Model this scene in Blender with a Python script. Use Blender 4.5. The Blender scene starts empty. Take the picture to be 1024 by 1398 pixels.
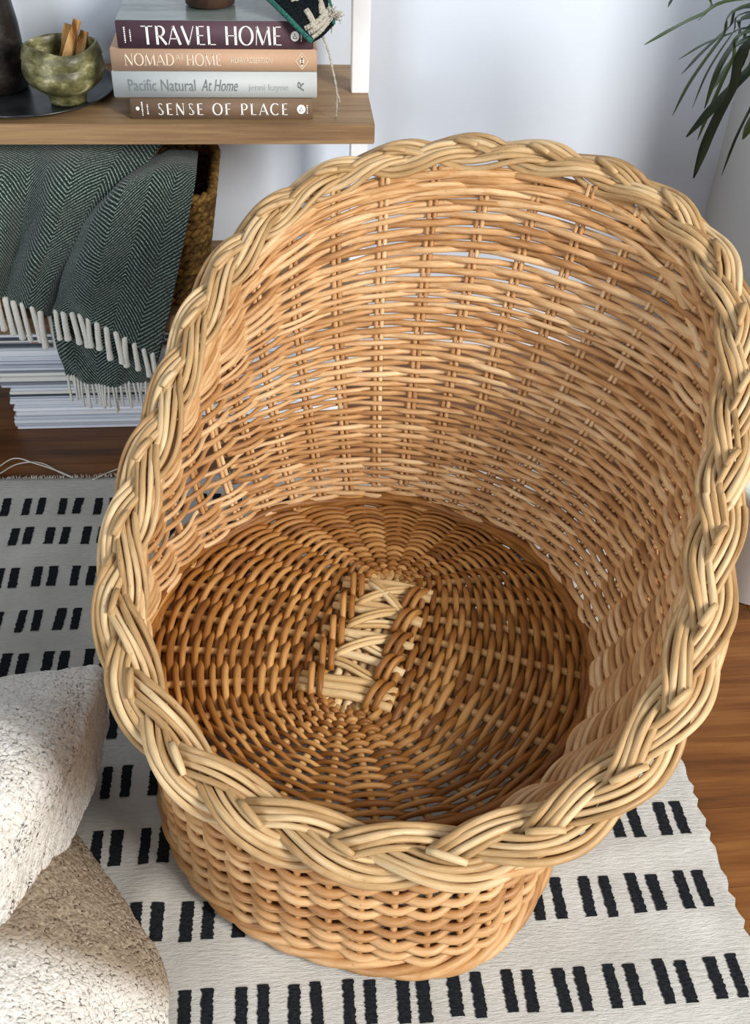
import bpy, math, random
import numpy as np
from mathutils import Vector, Matrix

random.seed(7)
np.random.seed(7)
SC = bpy.context.scene
COL = SC.collection
PI = math.pi

# ------------------------------------------------------------------ camera
# solved from the photograph's vanishing points (world: X along the shelf, Y towards the wall, Z up)
N_ = np.array([450 - 512, 2350 - 699, 0.0])
Y_ = np.array([365 - 512, -500 - 699, 0.0])
F_ = math.sqrt(-(N_[0] * Y_[0] + N_[1] * Y_[1]))
N_[2] = Y_[2] = F_
n_ = N_ / np.linalg.norm(N_)
y_ = Y_ / np.linalg.norm(Y_)
x_ = -np.cross(y_, n_)
RW = np.stack([x_, y_, -n_])
CAM = np.array([0.0, 0.0, 1.0])
cd = bpy.data.cameras.new('camera')
cam = bpy.data.objects.new('camera', cd)
COL.objects.link(cam)
cd.sensor_fit = 'HORIZONTAL'
cd.sensor_width = 36.0
cd.lens = F_ / 1024 * 36.0
cd.clip_start = 0.02
m = Matrix.Identity(4)
for i in range(3):
    m[i][0] = RW[i, 0]
    m[i][1] = -RW[i, 1]
    m[i][2] = -RW[i, 2]
    m[i][3] = CAM[i]
cam.matrix_world = m
SC.camera = cam

# ------------------------------------------------------------------ light
SC.view_settings.view_transform = 'Standard'
SC.view_settings.look = 'None'
SC.view_settings.exposure = 0.0
SC.view_settings.gamma = 1.0
SC.view_settings.use_curve_mapping = False
w = bpy.data.worlds.new('room_light')
SC.world = w
w.use_nodes = True
w.node_tree.nodes['Background'].inputs[0].default_value = (0.93, 0.955, 1.0, 1)
w.node_tree.nodes['Background'].inputs[1].default_value = 0.31


def window_light(name, loc, target, sx, sy, power, col):
    l = bpy.data.lights.new(name, 'AREA')
    l.shape = 'RECTANGLE'
    l.size, l.size_y = sx, sy
    l.energy = power
    l.color = col
    o = bpy.data.objects.new(name, l)
    COL.objects.link(o)
    o.location = loc
    o.rotation_euler = (Vector(target) - Vector(loc)).to_track_quat('-Z', 'Y').to_euler()


window_light('window_daylight', (1.75, -0.80, 1.65), (0.15, 0.95, 0.25), 0.7, 1.0, 92, (1.0, 0.97, 0.92))
window_light('side_window_daylight', (-1.35, -1.35, 1.05), (0.0, 1.3, 0.3), 0.9, 1.2, 36, (0.86, 0.93, 1.0))


# ------------------------------------------------------------------ helpers
def aty(u, v, Y):
    d = RW @ np.array([u - 512, v - 699, F_])
    return CAM + d * (Y / d[1])


def lin(h):
    h = h.lstrip('#')
    out = []
    for i in (0, 2, 4):
        c = int(h[i:i + 2], 16) / 255
        out.append(c / 12.92 if c <= 0.04045 else ((c + 0.055) / 1.055) ** 2.4)
    return (*out, 1)


def mesh(name, V, Fc, mat=None, parent=None, smooth=True, uv=None, data_only=False):
    me = bpy.data.meshes.new(name)
    me.from_pydata([tuple(map(float, p)) for p in V], [], Fc)
    if uv is not None:
        l = me.uv_layers.new(name='UVMap')
        vi = np.empty(len(me.loops), dtype=np.int32)
        me.loops.foreach_get('vertex_index', vi)
        l.data.foreach_set('uv', np.asarray(uv, dtype=np.float32)[vi].ravel())
    me.polygons.foreach_set('use_smooth', [smooth] * len(me.polygons))
    if mat:
        me.materials.append(mat)
    me.update()
    if data_only:
        return me
    return place(name, me, parent)


def place(name, me, parent=None, loc=None):
    o = bpy.data.objects.new(name, me)
    COL.objects.link(o)
    if parent:
        o.parent = parent
        o.matrix_parent_inverse = Matrix.Translation(-parent.location)
    if loc is not None:
        o.location = loc
    return o


def empty(name, loc, label=None, cat=None, group=None, parent=None):
    o = bpy.data.objects.new(name, None)
    COL.objects.link(o)
    o.empty_display_size = 0.05
    if parent:
        o.parent = parent
        o.location = (0, 0, 0)
    else:
        o.location = loc
    if label:
        tag(o, label, cat, group)
    return o


def subgroup(name, parent):
    """a part that is only made of its own pieces"""
    o = bpy.data.objects.new(name, None)
    COL.objects.link(o)
    o.empty_display_size = 0.05
    o.location = parent.location
    o.parent = parent
    o.matrix_parent_inverse = Matrix.Translation(-parent.location)
    return o


def place2(name, me, part):
    """mesh in world coordinates under a part whose own world place is its thing's place"""
    o = bpy.data.objects.new(name, me)
    COL.objects.link(o)
    o.parent = part
    root = part.parent
    o.matrix_parent_inverse = Matrix.Translation(-root.location)
    return o


def tag(o, label=None, cat=None, group=None, kind=None):
    if label: o['label'] = label
    if cat: o['category'] = cat
    if group: o['group'] = group
    if kind: o['kind'] = kind
    return o


def tube_data(P, rad, ns=8, closed=False, twist=0.0):
    P = np.asarray(P, float)
    n = len(P)
    rad = np.full(n, rad) if np.isscalar(rad) else np.asarray(rad, float)
    if closed:
        T = np.roll(P, -1, 0) - np.roll(P, 1, 0)
    else:
        T = np.gradient(P, axis=0)
    T /= np.linalg.norm(T, axis=1)[:, None] + 1e-12
    a = np.array([0, 0, 1.0]) if abs(T[0, 2]) < .9 else np.array([1.0, 0, 0])
    u = np.cross(T[0], a)
    u /= np.linalg.norm(u)
    U = np.zeros_like(P)
    for i in range(n):
        u = u - T[i] * (u @ T[i])
        u /= np.linalg.norm(u)
        U[i] = u
    W = np.cross(T, U)
    an = np.arange(ns) / ns * 2 * PI
    V = (P[:, None, :] + rad[:, None, None] * (np.cos(an)[None, :, None] * U[:, None, :] + np.sin(an)[None, :, None] * W[:, None, :])).reshape(-1, 3)
    ln = np.concatenate([[0], np.cumsum(np.linalg.norm(np.diff(P, axis=0), axis=1))])
    uv = np.stack([np.tile(np.arange(ns) / ns, n), np.repeat(ln, ns)], 1)
    Fc = []
    m_ = n if closed else n - 1
    for i in range(m_):
        a0, b0 = i * ns, ((i + 1) % n) * ns
        for j in range(ns):
            k = (j + 1) % ns
            Fc.append((a0 + j, a0 + k, b0 + k, b0 + j))
    if not closed:
        Fc.append(tuple(range(ns - 1, -1, -1)))
        Fc.append(tuple(range((n - 1) * ns, n * ns)))
    return V, Fc, uv


def tube(name, P, rad, mat, parent, ns=8, closed=False, deep=False):
    V, Fc, uv = tube_data(P, rad, ns, closed)
    me = mesh(name, V, Fc, mat, uv=uv, data_only=True)
    return place2(name, me, parent) if deep else place(name, me, parent)


def join(parts):
    V, Fc, UV = [], [], []
    for p in parts:
        o = len(V)
        V += [tuple(q) for q in p[0]]
        Fc += [tuple(i + o for i in f) for f in p[1]]
        if len(p) > 2: UV += [tuple(q) for q in p[2]]
    return V, Fc, (UV if len(UV) == len(V) else None)


def box_data(x0, x1, y0, y1, z0, z1, bev=0.0):
    if bev <= 0:
        V = [(x, y, z) for z in (z0, z1) for y in (y0, y1) for x in (x0, x1)]
        return V, [(0, 2, 3, 1), (4, 5, 7, 6), (0, 1, 5, 4), (2, 6, 7, 3), (0, 4, 6, 2), (1, 3, 7, 5)]
    import bmesh
    bm = bmesh.new()
    bmesh.ops.create_cube(bm, size=1)
    for v in bm.verts:
        v.co = ((x0 + x1) / 2 + v.co.x * (x1 - x0), (y0 + y1) / 2 + v.co.y * (y1 - y0), (z0 + z1) / 2 + v.co.z * (z1 - z0))
    bmesh.ops.bevel(bm, geom=bm.edges[:], offset=bev, segments=2, affect='EDGES')
    bm.verts.index_update()
    V = [tuple(v.co) for v in bm.verts]
    Fc = [tuple(v.index for v in f.verts) for f in bm.faces]
    bm.free()
    return V, Fc


def lathe(prof, cx, cy, ns=40, wob=None, closed_prof=False):
    V, Fc, UV = [], [], []
    n = len(prof)
    for i, (r, z) in enumerate(prof):
        for j in range(ns):
            a = 2 * PI * j / ns
            rr, zz = r, z
            if wob: rr, zz = wob(r, z, a)
            V.append((cx + rr * math.cos(a), cy + rr * math.sin(a), zz))
    for i in range(n - 1):
        for j in range(ns):
            k = (j + 1) % ns
            Fc.append((i * ns + j, i * ns + k, (i + 1) * ns + k, (i + 1) * ns + j))
    return V, Fc


def catmull(P, n):
    P = np.asarray(P, float)
    Q = np.vstack([2 * P[0] - P[1], P, 2 * P[-1] - P[-2]])
    t = np.linspace(0, len(P) - 1 - 1e-9, n)
    i = t.astype(int)
    f = (t - i)[:, None]
    p0, p1, p2, p3 = Q[i], Q[i + 1], Q[i + 2], Q[i + 3]
    return .5 * (2 * p1 + (p2 - p0) * f + (2 * p0 - 5 * p1 + 4 * p2 - p3) * f ** 2 + (3 * p1 - p0 - 3 * p2 + p3) * f ** 3)


def loft(rows, nu, nv):
    """smooth grid through a small net of 3D control points; returns array (nv, nu, 3)"""
    A = np.stack([catmull(r, nu) for r in rows])
    return np.stack([catmull(A[:, j], nv) for j in range(nu)], 1)


def grid_faces(nv, nu):
    return [(i * nu + j, i * nu + j + 1, (i + 1) * nu + j + 1, (i + 1) * nu + j) for i in range(nv - 1) for j in range(nu - 1)]


def vnoise(x, y, seed=0):
    """smooth value noise on numpy arrays"""
    rs = np.random.RandomState(seed)
    T = rs.rand(256, 256)
    xi, yi = np.floor(x).astype(int), np.floor(y).astype(int)
    fx, fy = x - xi, y - yi
    fx, fy = fx * fx * (3 - 2 * fx), fy * fy * (3 - 2 * fy)
    g = lambda a, b: T[a % 256, b % 256]
    return (g(xi, yi) * (1 - fx) + g(xi + 1, yi) * fx) * (1 - fy) + (g(xi, yi + 1) * (1 - fx) + g(xi + 1, yi + 1) * fx) * fy


# ------------------------------------------------------------------ materials
class NT:
    def __init__(s, name, rough=.5, spec=.5):
        s.m = bpy.data.materials.new(name)
        s.m.use_nodes = True
        s.t = s.m.node_tree
        s.b = s.t.nodes['Principled BSDF']
        s.b.inputs['Roughness'].default_value = rough
        s.b.inputs['Specular IOR Level'].default_value = spec

    def n(s, typ, **kw):
        o = s.t.nodes.new(typ)
        for k, v in kw.items():
            if k == 'i':
                for kk, vv in v.items(): o.inputs[kk].default_value = vv
            else:
                setattr(o, k, v)
        return o

    def l(s, a, b): s.t.links.new(a, b)

    def math(s, op, a, b=None, c=None):
        o = s.n('ShaderNodeMath', operation=op)
        for k, v in enumerate((a, b, c)):
            if v is None: continue
            if isinstance(v, (int, float)): o.inputs[k].default_value = v
            else: s.l(v, o.inputs[k])
        return o.outputs[0]

    def ramp(s, fac, stops, interp='LINEAR'):
        o = s.n('ShaderNodeValToRGB')
        e = o.color_ramp.elements
        o.color_ramp.interpolation = interp
        while len(e) < len(stops): e.new(0.5)
        for q, (p, c) in zip(e, stops):
            q.position = p
            q.color = c if not isinstance(c, str) else lin(c)
        s.l(fac, o.inputs[0])
        return o.outputs[0]

    def mix(s, fac, a, b, typ='MIX'):
        o = s.n('ShaderNodeMixRGB', blend_type=typ)
        for k, v in enumerate((fac, a, b)):
            if isinstance(v, (int, float)): o.inputs[k].default_value = v
            elif isinstance(v, tuple): o.inputs[k].default_value = v
            elif isinstance(v, str): o.inputs[k].default_value = lin(v)
            else: s.l(v, o.inputs[k])
        return o.outputs[0]

    def noise(s, vec, scale, detail=3, rough=.55, out=0):
        o = s.n('ShaderNodeTexNoise', i={'Scale': scale, 'Detail': detail, 'Roughness': rough})
        if vec is not None: s.l(vec, o.inputs['Vector'])
        return o.outputs[out]

    def coord(s, kind='Object', scale=(1, 1, 1)):
        c = s.n('ShaderNodeTexCoord')
        mp = s.n('ShaderNodeMapping')
        mp.inputs['Scale'].default_value = scale
        s.l(c.outputs[kind], mp.inputs['Vector'])
        return mp.outputs[0]

    def color(s, c):
        if isinstance(c, str): s.b.inputs['Base Color'].default_value = lin(c)
        else: s.l(c, s.b.inputs['Base Color'])
        return s

    def bump(s, h, strength=.3, dist=.002):
        o = s.n('ShaderNodeBump', i={'Strength': strength, 'Distance': dist})
        s.l(h, o.inputs['Height'])
        s.l(o.outputs[0], s.b.inputs['Normal'])
        return s


def plain(name, c, rough=.5, spec=.5, metal=0.0):
    t = NT(name, rough, spec).color(c)
    t.b.inputs['Metallic'].default_value = metal
    return t.m


def willow(name, dark, mid, light, rough=.48):
    t = NT(name, rough, .4)
    oi = t.n('ShaderNodeObjectInfo')
    uvc = t.coord('UV', (2.0, 14.0, 1))
    off = t.n('ShaderNodeVectorMath', operation='ADD')
    t.l(uvc, off.inputs[0])
    comb = t.n('ShaderNodeCombineXYZ')
    t.l(t.math('MULTIPLY', oi.outputs['Random'], 57.0), comb.inputs[1])
    t.l(comb.outputs[0], off.inputs[1])
    a = t.noise(off.outputs[0], 1.0, 3, .6)
    b = t.noise(t.coord('UV', (7, 30, 1)), 2.5, 3, .6)
    v = t.math('ADD', t.math('MULTIPLY', a, .75), t.math('MULTIPLY', oi.outputs['Random'], .30))
    v = t.math('ADD', v, t.math('MULTIPLY', t.math('SUBTRACT', b, .5), .35))
    c = t.ramp(v, [(.22, dark), (.5, mid), (.78, light)])
    # little dark nodes and scars along each rod
    s = t.noise(t.coord('UV', (3, 60, 1)), 3.0, 1, .4)
    sp = t.ramp(s, [(.70, (0, 0, 0, 1)), (.80, (1, 1, 1, 1))])
    c = t.mix(t.math('MULTIPLY', sp, .45), c, '#4a2c12')
    t.color(c)
    t.bump(t.noise(t.coord('UV', (9, 60, 1)), 3.0, 3), .22, .0012)
    return t.m


M = {}
M['will_rim'] = willow('pale_willow', '#8c683e', '#ba986a', '#dcc298')
M['will_wall'] = willow('golden_willow', '#87562c', '#bf8f5c', '#e6c496')
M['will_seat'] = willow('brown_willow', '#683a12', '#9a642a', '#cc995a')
M['will_rib'] = willow('honey_willow', '#8a5a2a', '#b98a50', '#d9b27a')
M['will_skirt'] = willow('tan_willow', '#8c5c32', '#b98a58', '#d8b080')
M['will_core'] = willow('straw_willow', '#b48a50', '#d4b07a', '#ecd4a8')


def wood(name, dark, mid, light, axis_scale, rough=.45, rnd=.25, bump=.15, spec=.4):
    t = NT(name, rough, spec)
    oi = t.n('ShaderNodeObjectInfo')
    co = t.n('ShaderNodeTexCoord')
    ad = t.n('ShaderNodeVectorMath', operation='ADD')
    cb = t.n('ShaderNodeCombineXYZ')
    t.l(t.math('MULTIPLY', oi.outputs['Random'], 31.0), cb.inputs[0])
    t.l(t.math('MULTIPLY', oi.outputs['Random'], 17.0), cb.inputs[1])
    t.l(co.outputs['Object'], ad.inputs[0])
    t.l(cb.outputs[0], ad.inputs[1])
    mp = t.n('ShaderNodeMapping')
    mp.inputs['Scale'].default_value = axis_scale
    t.l(ad.outputs[0], mp.inputs['Vector'])
    g = t.noise(mp.outputs[0], 1.0, 6, .62)
    mp2 = t.n('ShaderNodeMapping')
    mp2.inputs['Scale'].default_value = tuple(q * 5 for q in axis_scale)
    t.l(ad.outputs[0], mp2.inputs['Vector'])
    f = t.noise(mp2.outputs[0], 1.0, 3, .5)
    v = t.math('ADD', t.math('MULTIPLY', g, .8), t.math('MULTIPLY', f, .25))
    v = t.math('ADD', v, t.math('MULTIPLY', t.math('SUBTRACT', oi.outputs['Random'], .5), rnd))
    t.color(t.ramp(v, [(.30, dark), (.52, mid), (.74, light)]))
    t.bump(f, bump, .001)
    return t.m


M['floor'] = wood('floor_wood', '#3a210e', '#70441e', '#8f6032', (2.2, 38, 10), rough=.36, rnd=.12)
M['shelf'] = wood('oak_shelf', '#5a4330', '#86684a', '#a58760', (3.0, 60, 70), rough=.5)
M['shelf_low'] = M['shelf']
M['white'] = plain('white_paint', '#eef0f2', .45)


def wall_mat(name, c1, c2):
    t = NT(name, .7, .2)
    t.color(t.mix(t.noise(t.coord('Object'), 1.2, 3), c1, c2))
    t.bump(t.noise(t.coord('Object'), 180, 3), .06, .001)
    return t.m


M['wall'] = wall_mat('wall_paint', '#d8e1ee', '#e0e8f2')
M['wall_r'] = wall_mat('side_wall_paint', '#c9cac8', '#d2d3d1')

# ------------------------------------------------------------------ the setting
floor = mesh('floor', *box_data(-1.6, 1.70, -.9, 1.70, -.03, -.0045), M['floor'], smooth=False)
tag(floor, kind='structure')
PW = .096
yy = -.9
pi = 0
while yy < 1.65:
    x = -1.6 + random.uniform(-.5, 0)
    while x < 1.70:
        L = random.uniform(.75, 1.15)
        x0, x1 = max(x, -1.6), min(x + L, 1.70)
        if x1 - x0 > .02:
            V, Fc = box_data(x0 + .0002, x1 - .0002, yy + .0002, yy + PW - .0002, -.006, 0, .0003)
            mesh('plank', V, Fc, M['floor'], floor, smooth=False)
        x += L
    yy += PW
wb = mesh('wall_back', *box_data(-1.6, .80, 1.645, 1.70, -.03, 1.9), M['wall'], smooth=False)
tag(wb, kind='structure')
wr = mesh('wall_right', *box_data(.728, .80, 1.30, 1.645, -.03, 1.9), M['wall_r'], smooth=False)
tag(wr, kind='structure')
bb = mesh('baseboard_back', *box_data(-1.6, .728, 1.633, 1.645, 0, .07, .002), M['white'], smooth=False)
tag(bb, kind='structure')

# ------------------------------------------------------------------ wicker chair
AL = math.radians(69)
CB = np.array([math.cos(AL), math.sin(AL)])
CU = np.array([math.sin(AL), -math.cos(AL)])
C0 = np.array([.072, .706])
SEAT_Z, SEAT_R = .220, .221
RC = np.array([.13, .745])
RIM0 = np.array([.1, .395, .295])
SLOPE = .446
COEF = [0.32746, -0.00108, 0.00155, -0.0359, -0.00184, -0.00229, 0.00257, -0.00972, -0.00111]
NST = 36


def dirs(ph):
    ph = np.asarray(ph, float)
    return np.cos(ph)[..., None] * CU + np.sin(ph)[..., None] * CB


def rim_r(ph):
    r = np.full_like(np.asarray(ph, float), COEF[0])
    for k in range(1, 5):
        r = r + COEF[2 * k - 1] * np.cos(k * ph) + COEF[2 * k] * np.sin(k * ph)
    return r


def rim_pt(ph, inset=.024):
    xy = RC + (rim_r(ph) - inset)[..., None] * dirs(ph)
    z = RIM0[2] + SLOPE * ((xy - RIM0[:2]) @ CB)
    return np.concatenate([xy, z[..., None]], -1)


def seat_pt(ph):
    # stakes crowd together at the back of the seat and spread towards the front
    ph = np.asarray(ph, float)
    ph = ph - .08 - .25 * np.sin(ph - PI / 2)
    xy = C0 + SEAT_R * dirs(ph)
    return np.concatenate([xy, np.full(xy.shape[:-1] + (1,), SEAT_Z)], -1)


def wall_pt(ph, wv):
    S, R = seat_pt(ph), rim_pt(ph, .036)
    R = R - np.array([0, 0, .006])
    d = dirs(ph)
    wv = np.asarray(wv, float)
    P = S + (R - S) * wv[..., None]
    bul = .016 * 4 * wv * (1 - wv)
    P[..., :2] += d * bul[..., None]
    return P


def wall_frame(ph, wv):
    e = 1e-3
    P = wall_pt(ph, wv)
    a = wall_pt(ph + e, wv) - P
    b = wall_pt(ph, wv + e) - P
    n = np.cross(a, b)
    n /= np.linalg.norm(n, axis=-1)[..., None]
    return P, n  # outward normal


chair = empty('wicker_chair', (C0[0], C0[1], 0), 'round willow wicker tub chair with braided rim standing on the rug', 'chair')
shell = subgroup('backrest_shell', chair)
seat = subgroup('seat', chair)
rim = subgroup('braided_rim', chair)
skirt = subgroup('base_skirt', chair)
foot = subgroup('base_border', chair)

STK = (np.arange(NST) + .5) * 2 * PI / NST
# stakes, in pairs
for p in STK:
    for sgn in (-1, 1):
        ww = np.linspace(-.0, 1.0, 14)
        sep = .0031
        P = wall_pt(np.full(14, p), ww)
        tang = np.array([*(-math.sin(p) * CU + math.cos(p) * CB), 0])
        P = P + tang * sep * sgn
        tube('stake', P, .0027, M['will_wall'], shell, 7, deep=True)


def weave_row(name, pts, nrm, phase, rad, amp, mat, parent, closed, ns=8, jit=None):
    ph = phase
    off = amp * np.tanh(.8 * np.cos(ph)) / np.tanh(.8)
    P = pts + nrm * off[:, None]
    return tube(name, P, rad, mat, parent, ns, closed, deep=True)


# horizontal weavers of the wall, ending under the rim
SUB = 6
phis = np.arange(NST * SUB) / (NST * SUB) * 2 * PI
Lw = np.linalg.norm(rim_pt(phis, .036) - seat_pt(phis), axis=1) * 1.012
back = (np.sin(phis) + 1) / 2
gfan = 1.14 - .14 * back
sig = .011
k = 0
while sig < Lw.max():
    q = sig / .40
    pitch = .0048 + .0034 * min(1, max(0, (q - .18) / .45))
    # a few bands of thinner rods, as in the photograph
    if .60 < q < .66 or .90 < q < .96: pitch *= .72
    rad = pitch * (.48 if q > .3 else .58 if q > .13 else .66)
    rt = np.clip((np.cos(phis) - .05) / .55, 0, 1)
    rt = rt * rt * (3 - 2 * rt)
    mfan = min(1, q * 1.25) * .95 * (1 - .80 * rt)
    fan = gfan * (1 - mfan) + mfan * Lw / Lw.max()
    s = sig * fan
    side = np.clip((.72 - Lw / Lw.max()) / .10, 0, 1) * (1 - rt)
    if k % 4 == 1 and q > .14:
        s = s + pitch * fan * side
    lrad = (np.clip(fan, .80, 1.1) * (1 - side) + .98 * side) * (1 + .14 * rt)
    wv = s / Lw
    ok = s < Lw - .004
    if k % 4 > 1 and q > .14: ok &= (Lw > .66 * Lw.max()) | (rt > .5)
    if ok.sum() < 10: break
    jx = .0011 * np.interp(phis, np.linspace(0, 2 * PI, 25), np.append(*[lambda a: (a, a[0])][0](np.random.randn(24))))
    wv = wv + jx / Lw
    if ok.all():
        P, n = wall_frame(phis, wv)
        t = phis / (2 * PI)
        rr = rad * lrad * (1 + .13 * np.sin(2 * PI * (t * 3 + random.random())) + random.uniform(-.06, .06))
        weave_row('weaver', P, n, (phis / (2 * PI) * NST - .5) * PI + PI * k, rr, .0050, M['will_wall'], shell, True)
    else:
        # longest run where the row is below the rim
        idx = np.where(ok)[0]
        gaps = np.where(np.diff(idx) > 1)[0]
        runs = np.split(idx, gaps + 1)
        if ok[0] and ok[-1] and len(runs) > 1:
            runs = [np.concatenate([runs[-1], runs[0] + len(phis)])] + runs[1:-1]
        for r in runs:
            if len(r) < 8: continue
            pr = r / (NST * SUB) * 2 * PI
            P, n = wall_frame(pr, np.minimum(np.interp(r % len(phis), np.arange(len(phis)), wv), 1.0))
            t = np.linspace(0, 1, len(r))
            P = P + n * (.007 * np.clip(1 - np.minimum(np.arange(len(r)), np.arange(len(r))[::-1]) / 4, 0, 1))[:, None]
            rr = rad * lrad[r % len(phis)] * (1 + .13 * np.sin(2 * PI * (t * 2 + random.random())) + random.uniform(-.06, .06))
            weave_row('weaver', P, n, (r / SUB - .5) * PI + PI * k, rr, .0050, M['will_wall'], shell, False)
    sig += pitch * 1.0
    k += 1
# wale of stouter brown rods where the wall leaves the seat
fine0 = np.arange(432) / 432 * 2 * PI
for k2 in range(4):
    P, n = wall_frame(fine0, np.full(432, .002 + .0036 * k2) / np.interp(fine0, phis, Lw))
    weave_row('wale_rod', P, n, fine0 * NST / 4 + k2 * PI / 2, .0030, .0030, M['will_seat'], shell, True)
# heavier rods lying just below the rim on the inside
fine = np.arange(432) / 432 * 2 * PI
for k2 in range(5):
    wv = 1 - (.012 + .0068 * k2) / np.linalg.norm(rim_pt(fine, .036) - seat_pt(fine), axis=1) + .002 * np.sin(fine * 5 + k2 * 2) / .2
    P, n = wall_frame(fine, wv)
    weave_row('rim_weaver', P, n, fine * 9 + k2 * 2.2, .0040, .0040, M['will_wall'], shell, True)

# ---- seat: ribs spread from a short ladder in the middle
LAD = .078


def rib_ends(ph):
    c, s = math.cos(ph), math.sin(ph)
    v0 = LAD * max(-1, min(1, s / .72))
    edge = np.array([SEAT_R * c, SEAT_R * s])
    o = np.array([0, v0])
    d = edge - o
    d /= np.linalg.norm(d)
    st = .026 if abs(s) < .72 else .020
    return o, o + d * st, edge


def seat_w(q, z=0.0):
    xy = C0 + q[0] * CU + q[1] * CB
    r2 = (q[0] ** 2 + q[1] ** 2) / SEAT_R ** 2
    return np.array([xy[0], xy[1], SEAT_Z + .010 * (1 - r2) + z])


NRB = 28
RIB = (np.arange(NRB) + .5) * 2 * PI / NRB
for i, p in enumerate(RIB):
    o, a, b = rib_ends(p)
    P = [seat_w(a + (b - a) * t) for t in np.linspace(-.05, 1.0, 8)]
    tube('rib', P, .0040, M['will_rib'], seat, 8, deep=True)
NROW = 29
E0 = [rib_ends(p) for p in RIB]
A_ = np.array([e[1] for e in E0])
B_ = np.array([e[2] for e in E0])
for kk in range(NROW):
    t = (kk + .4) / NROW
    Q = A_ + (B_ - A_) * t
    # smooth the closed row through its ribs
    Qc = np.vstack([Q, Q[:1]])
    n = NRB * 6
    tt = np.arange(n) / 6.0
    i0 = tt.astype(int) % NRB
    f = (tt - np.floor(tt))[:, None]
    q = Q[i0] * (1 - f) + Q[(i0 + 1) % NRB] * f
    q0, q3 = Q[(i0 - 1) % NRB], Q[(i0 + 2) % NRB]
    q1, q2 = Q[i0], Q[(i0 + 1) % NRB]
    q = .5 * (2 * q1 + (q2 - q0) * f + (2 * q0 - 5 * q1 + 4 * q2 - q3) * f ** 2 + (3 * q1 - q0 - 3 * q2 + q3) * f ** 3)
    P = np.array([seat_w(x) for x in q])
    ph = tt * PI + PI * kk
    lp = np.linalg.norm(B_ - A_, axis=1) / NROW
    lpi = lp[i0] * (1 - f[:, 0]) + lp[(i0 + 1) % NRB] * f[:, 0]
    rr = np.clip(.58 * lpi, .0026, .0036) * (1 + .12 * np.sin(2 * PI * (np.arange(n) / n * 3 + random.random())))
    off = .0048 * np.tanh(.9 * np.cos(ph)) / np.tanh(.9)
    P[:, 2] += off + .0004 * np.random.randn(1)
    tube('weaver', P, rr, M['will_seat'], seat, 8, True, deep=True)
# two heavier rods closing the seat edge
for r_, z_ in ((.2205, .004), (.2225, .010)):
    P = np.array([seat_w(np.array([r_ * math.cos(a), r_ * math.sin(a)]), z_ + .003 * math.sin(a * 9 + r_ * 900)) for a in fine[::3]])
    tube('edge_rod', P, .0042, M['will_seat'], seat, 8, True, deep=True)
# the ladder: sticks along, thick sticks across, and bindings
for x in (-.0155, -.0052, .0052, .0155):
    P = [seat_w(np.array([x, v]), -.001) for v in np.linspace(-.105, .105, 8)]
    tube('ladder_stick', P, .0046, M['will_core'], seat, 8, deep=True)
for v in (-.083, -.074, -.065, -.034, -.004, .030, .038, .066, .074):
    sl = random.uniform(-.003, .003)
    P = [seat_w(np.array([x, v + sl * x / .03 + .0008 * math.sin(x * 90)]), .0085 - abs(x) * .09) for x in np.linspace(-.047, .047, 9)]
    tube('cross_stick', P, .0043, M['will_core'], seat, 8, deep=True)
for v in (-.052, -.046, -.019, -.013, .010, .016, .050, .056):
    s = 1 if v > 0 else -1
    P = [seat_w(np.array([x, v + s * .006 * math.sin(x * 60)]), .0075 - (x / .03) ** 2 * .004) for x in np.linspace(-.027, .027, 8)]
    tube('binding', P, .0026, M['will_core'], seat, 7, deep=True)
for v, d_ in ((.052, 1), (.052, -1), (.018, 1), (-.022, 1)):
    P = [seat_w(np.array([x, v + d_ * x * .75]), .0135 - (x / .024) ** 2 * .006) for x in np.linspace(-.024, .024, 8)]
    tube('binding', P, .0029, M['will_core'], seat, 7, deep=True)
    P = [seat_w(np.array([x, v + .006 + d_ * x * .75]), .0135 - (x / .024) ** 2 * .006) for x in np.linspace(-.024, .024, 8)]
    tube('binding', P, .0027, M['will_core'], seat, 7, deep=True)
for sx in (-1, 1):
    for v in (-.080, -.046, -.014, .020, .054):
        for j in range(2):
            x0 = sx * (.027 + .009 * j)
            P = [seat_w(np.array([x0 + sx * .010 * t, v - .010 + .036 * (t + .5)]), .0150 - (t * 2) ** 2 * .010) for t in np.linspace(-.5, .5, 8)]
            tube('binding', P, .0034, M['will_seat'], seat, 7, deep=True)

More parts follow.
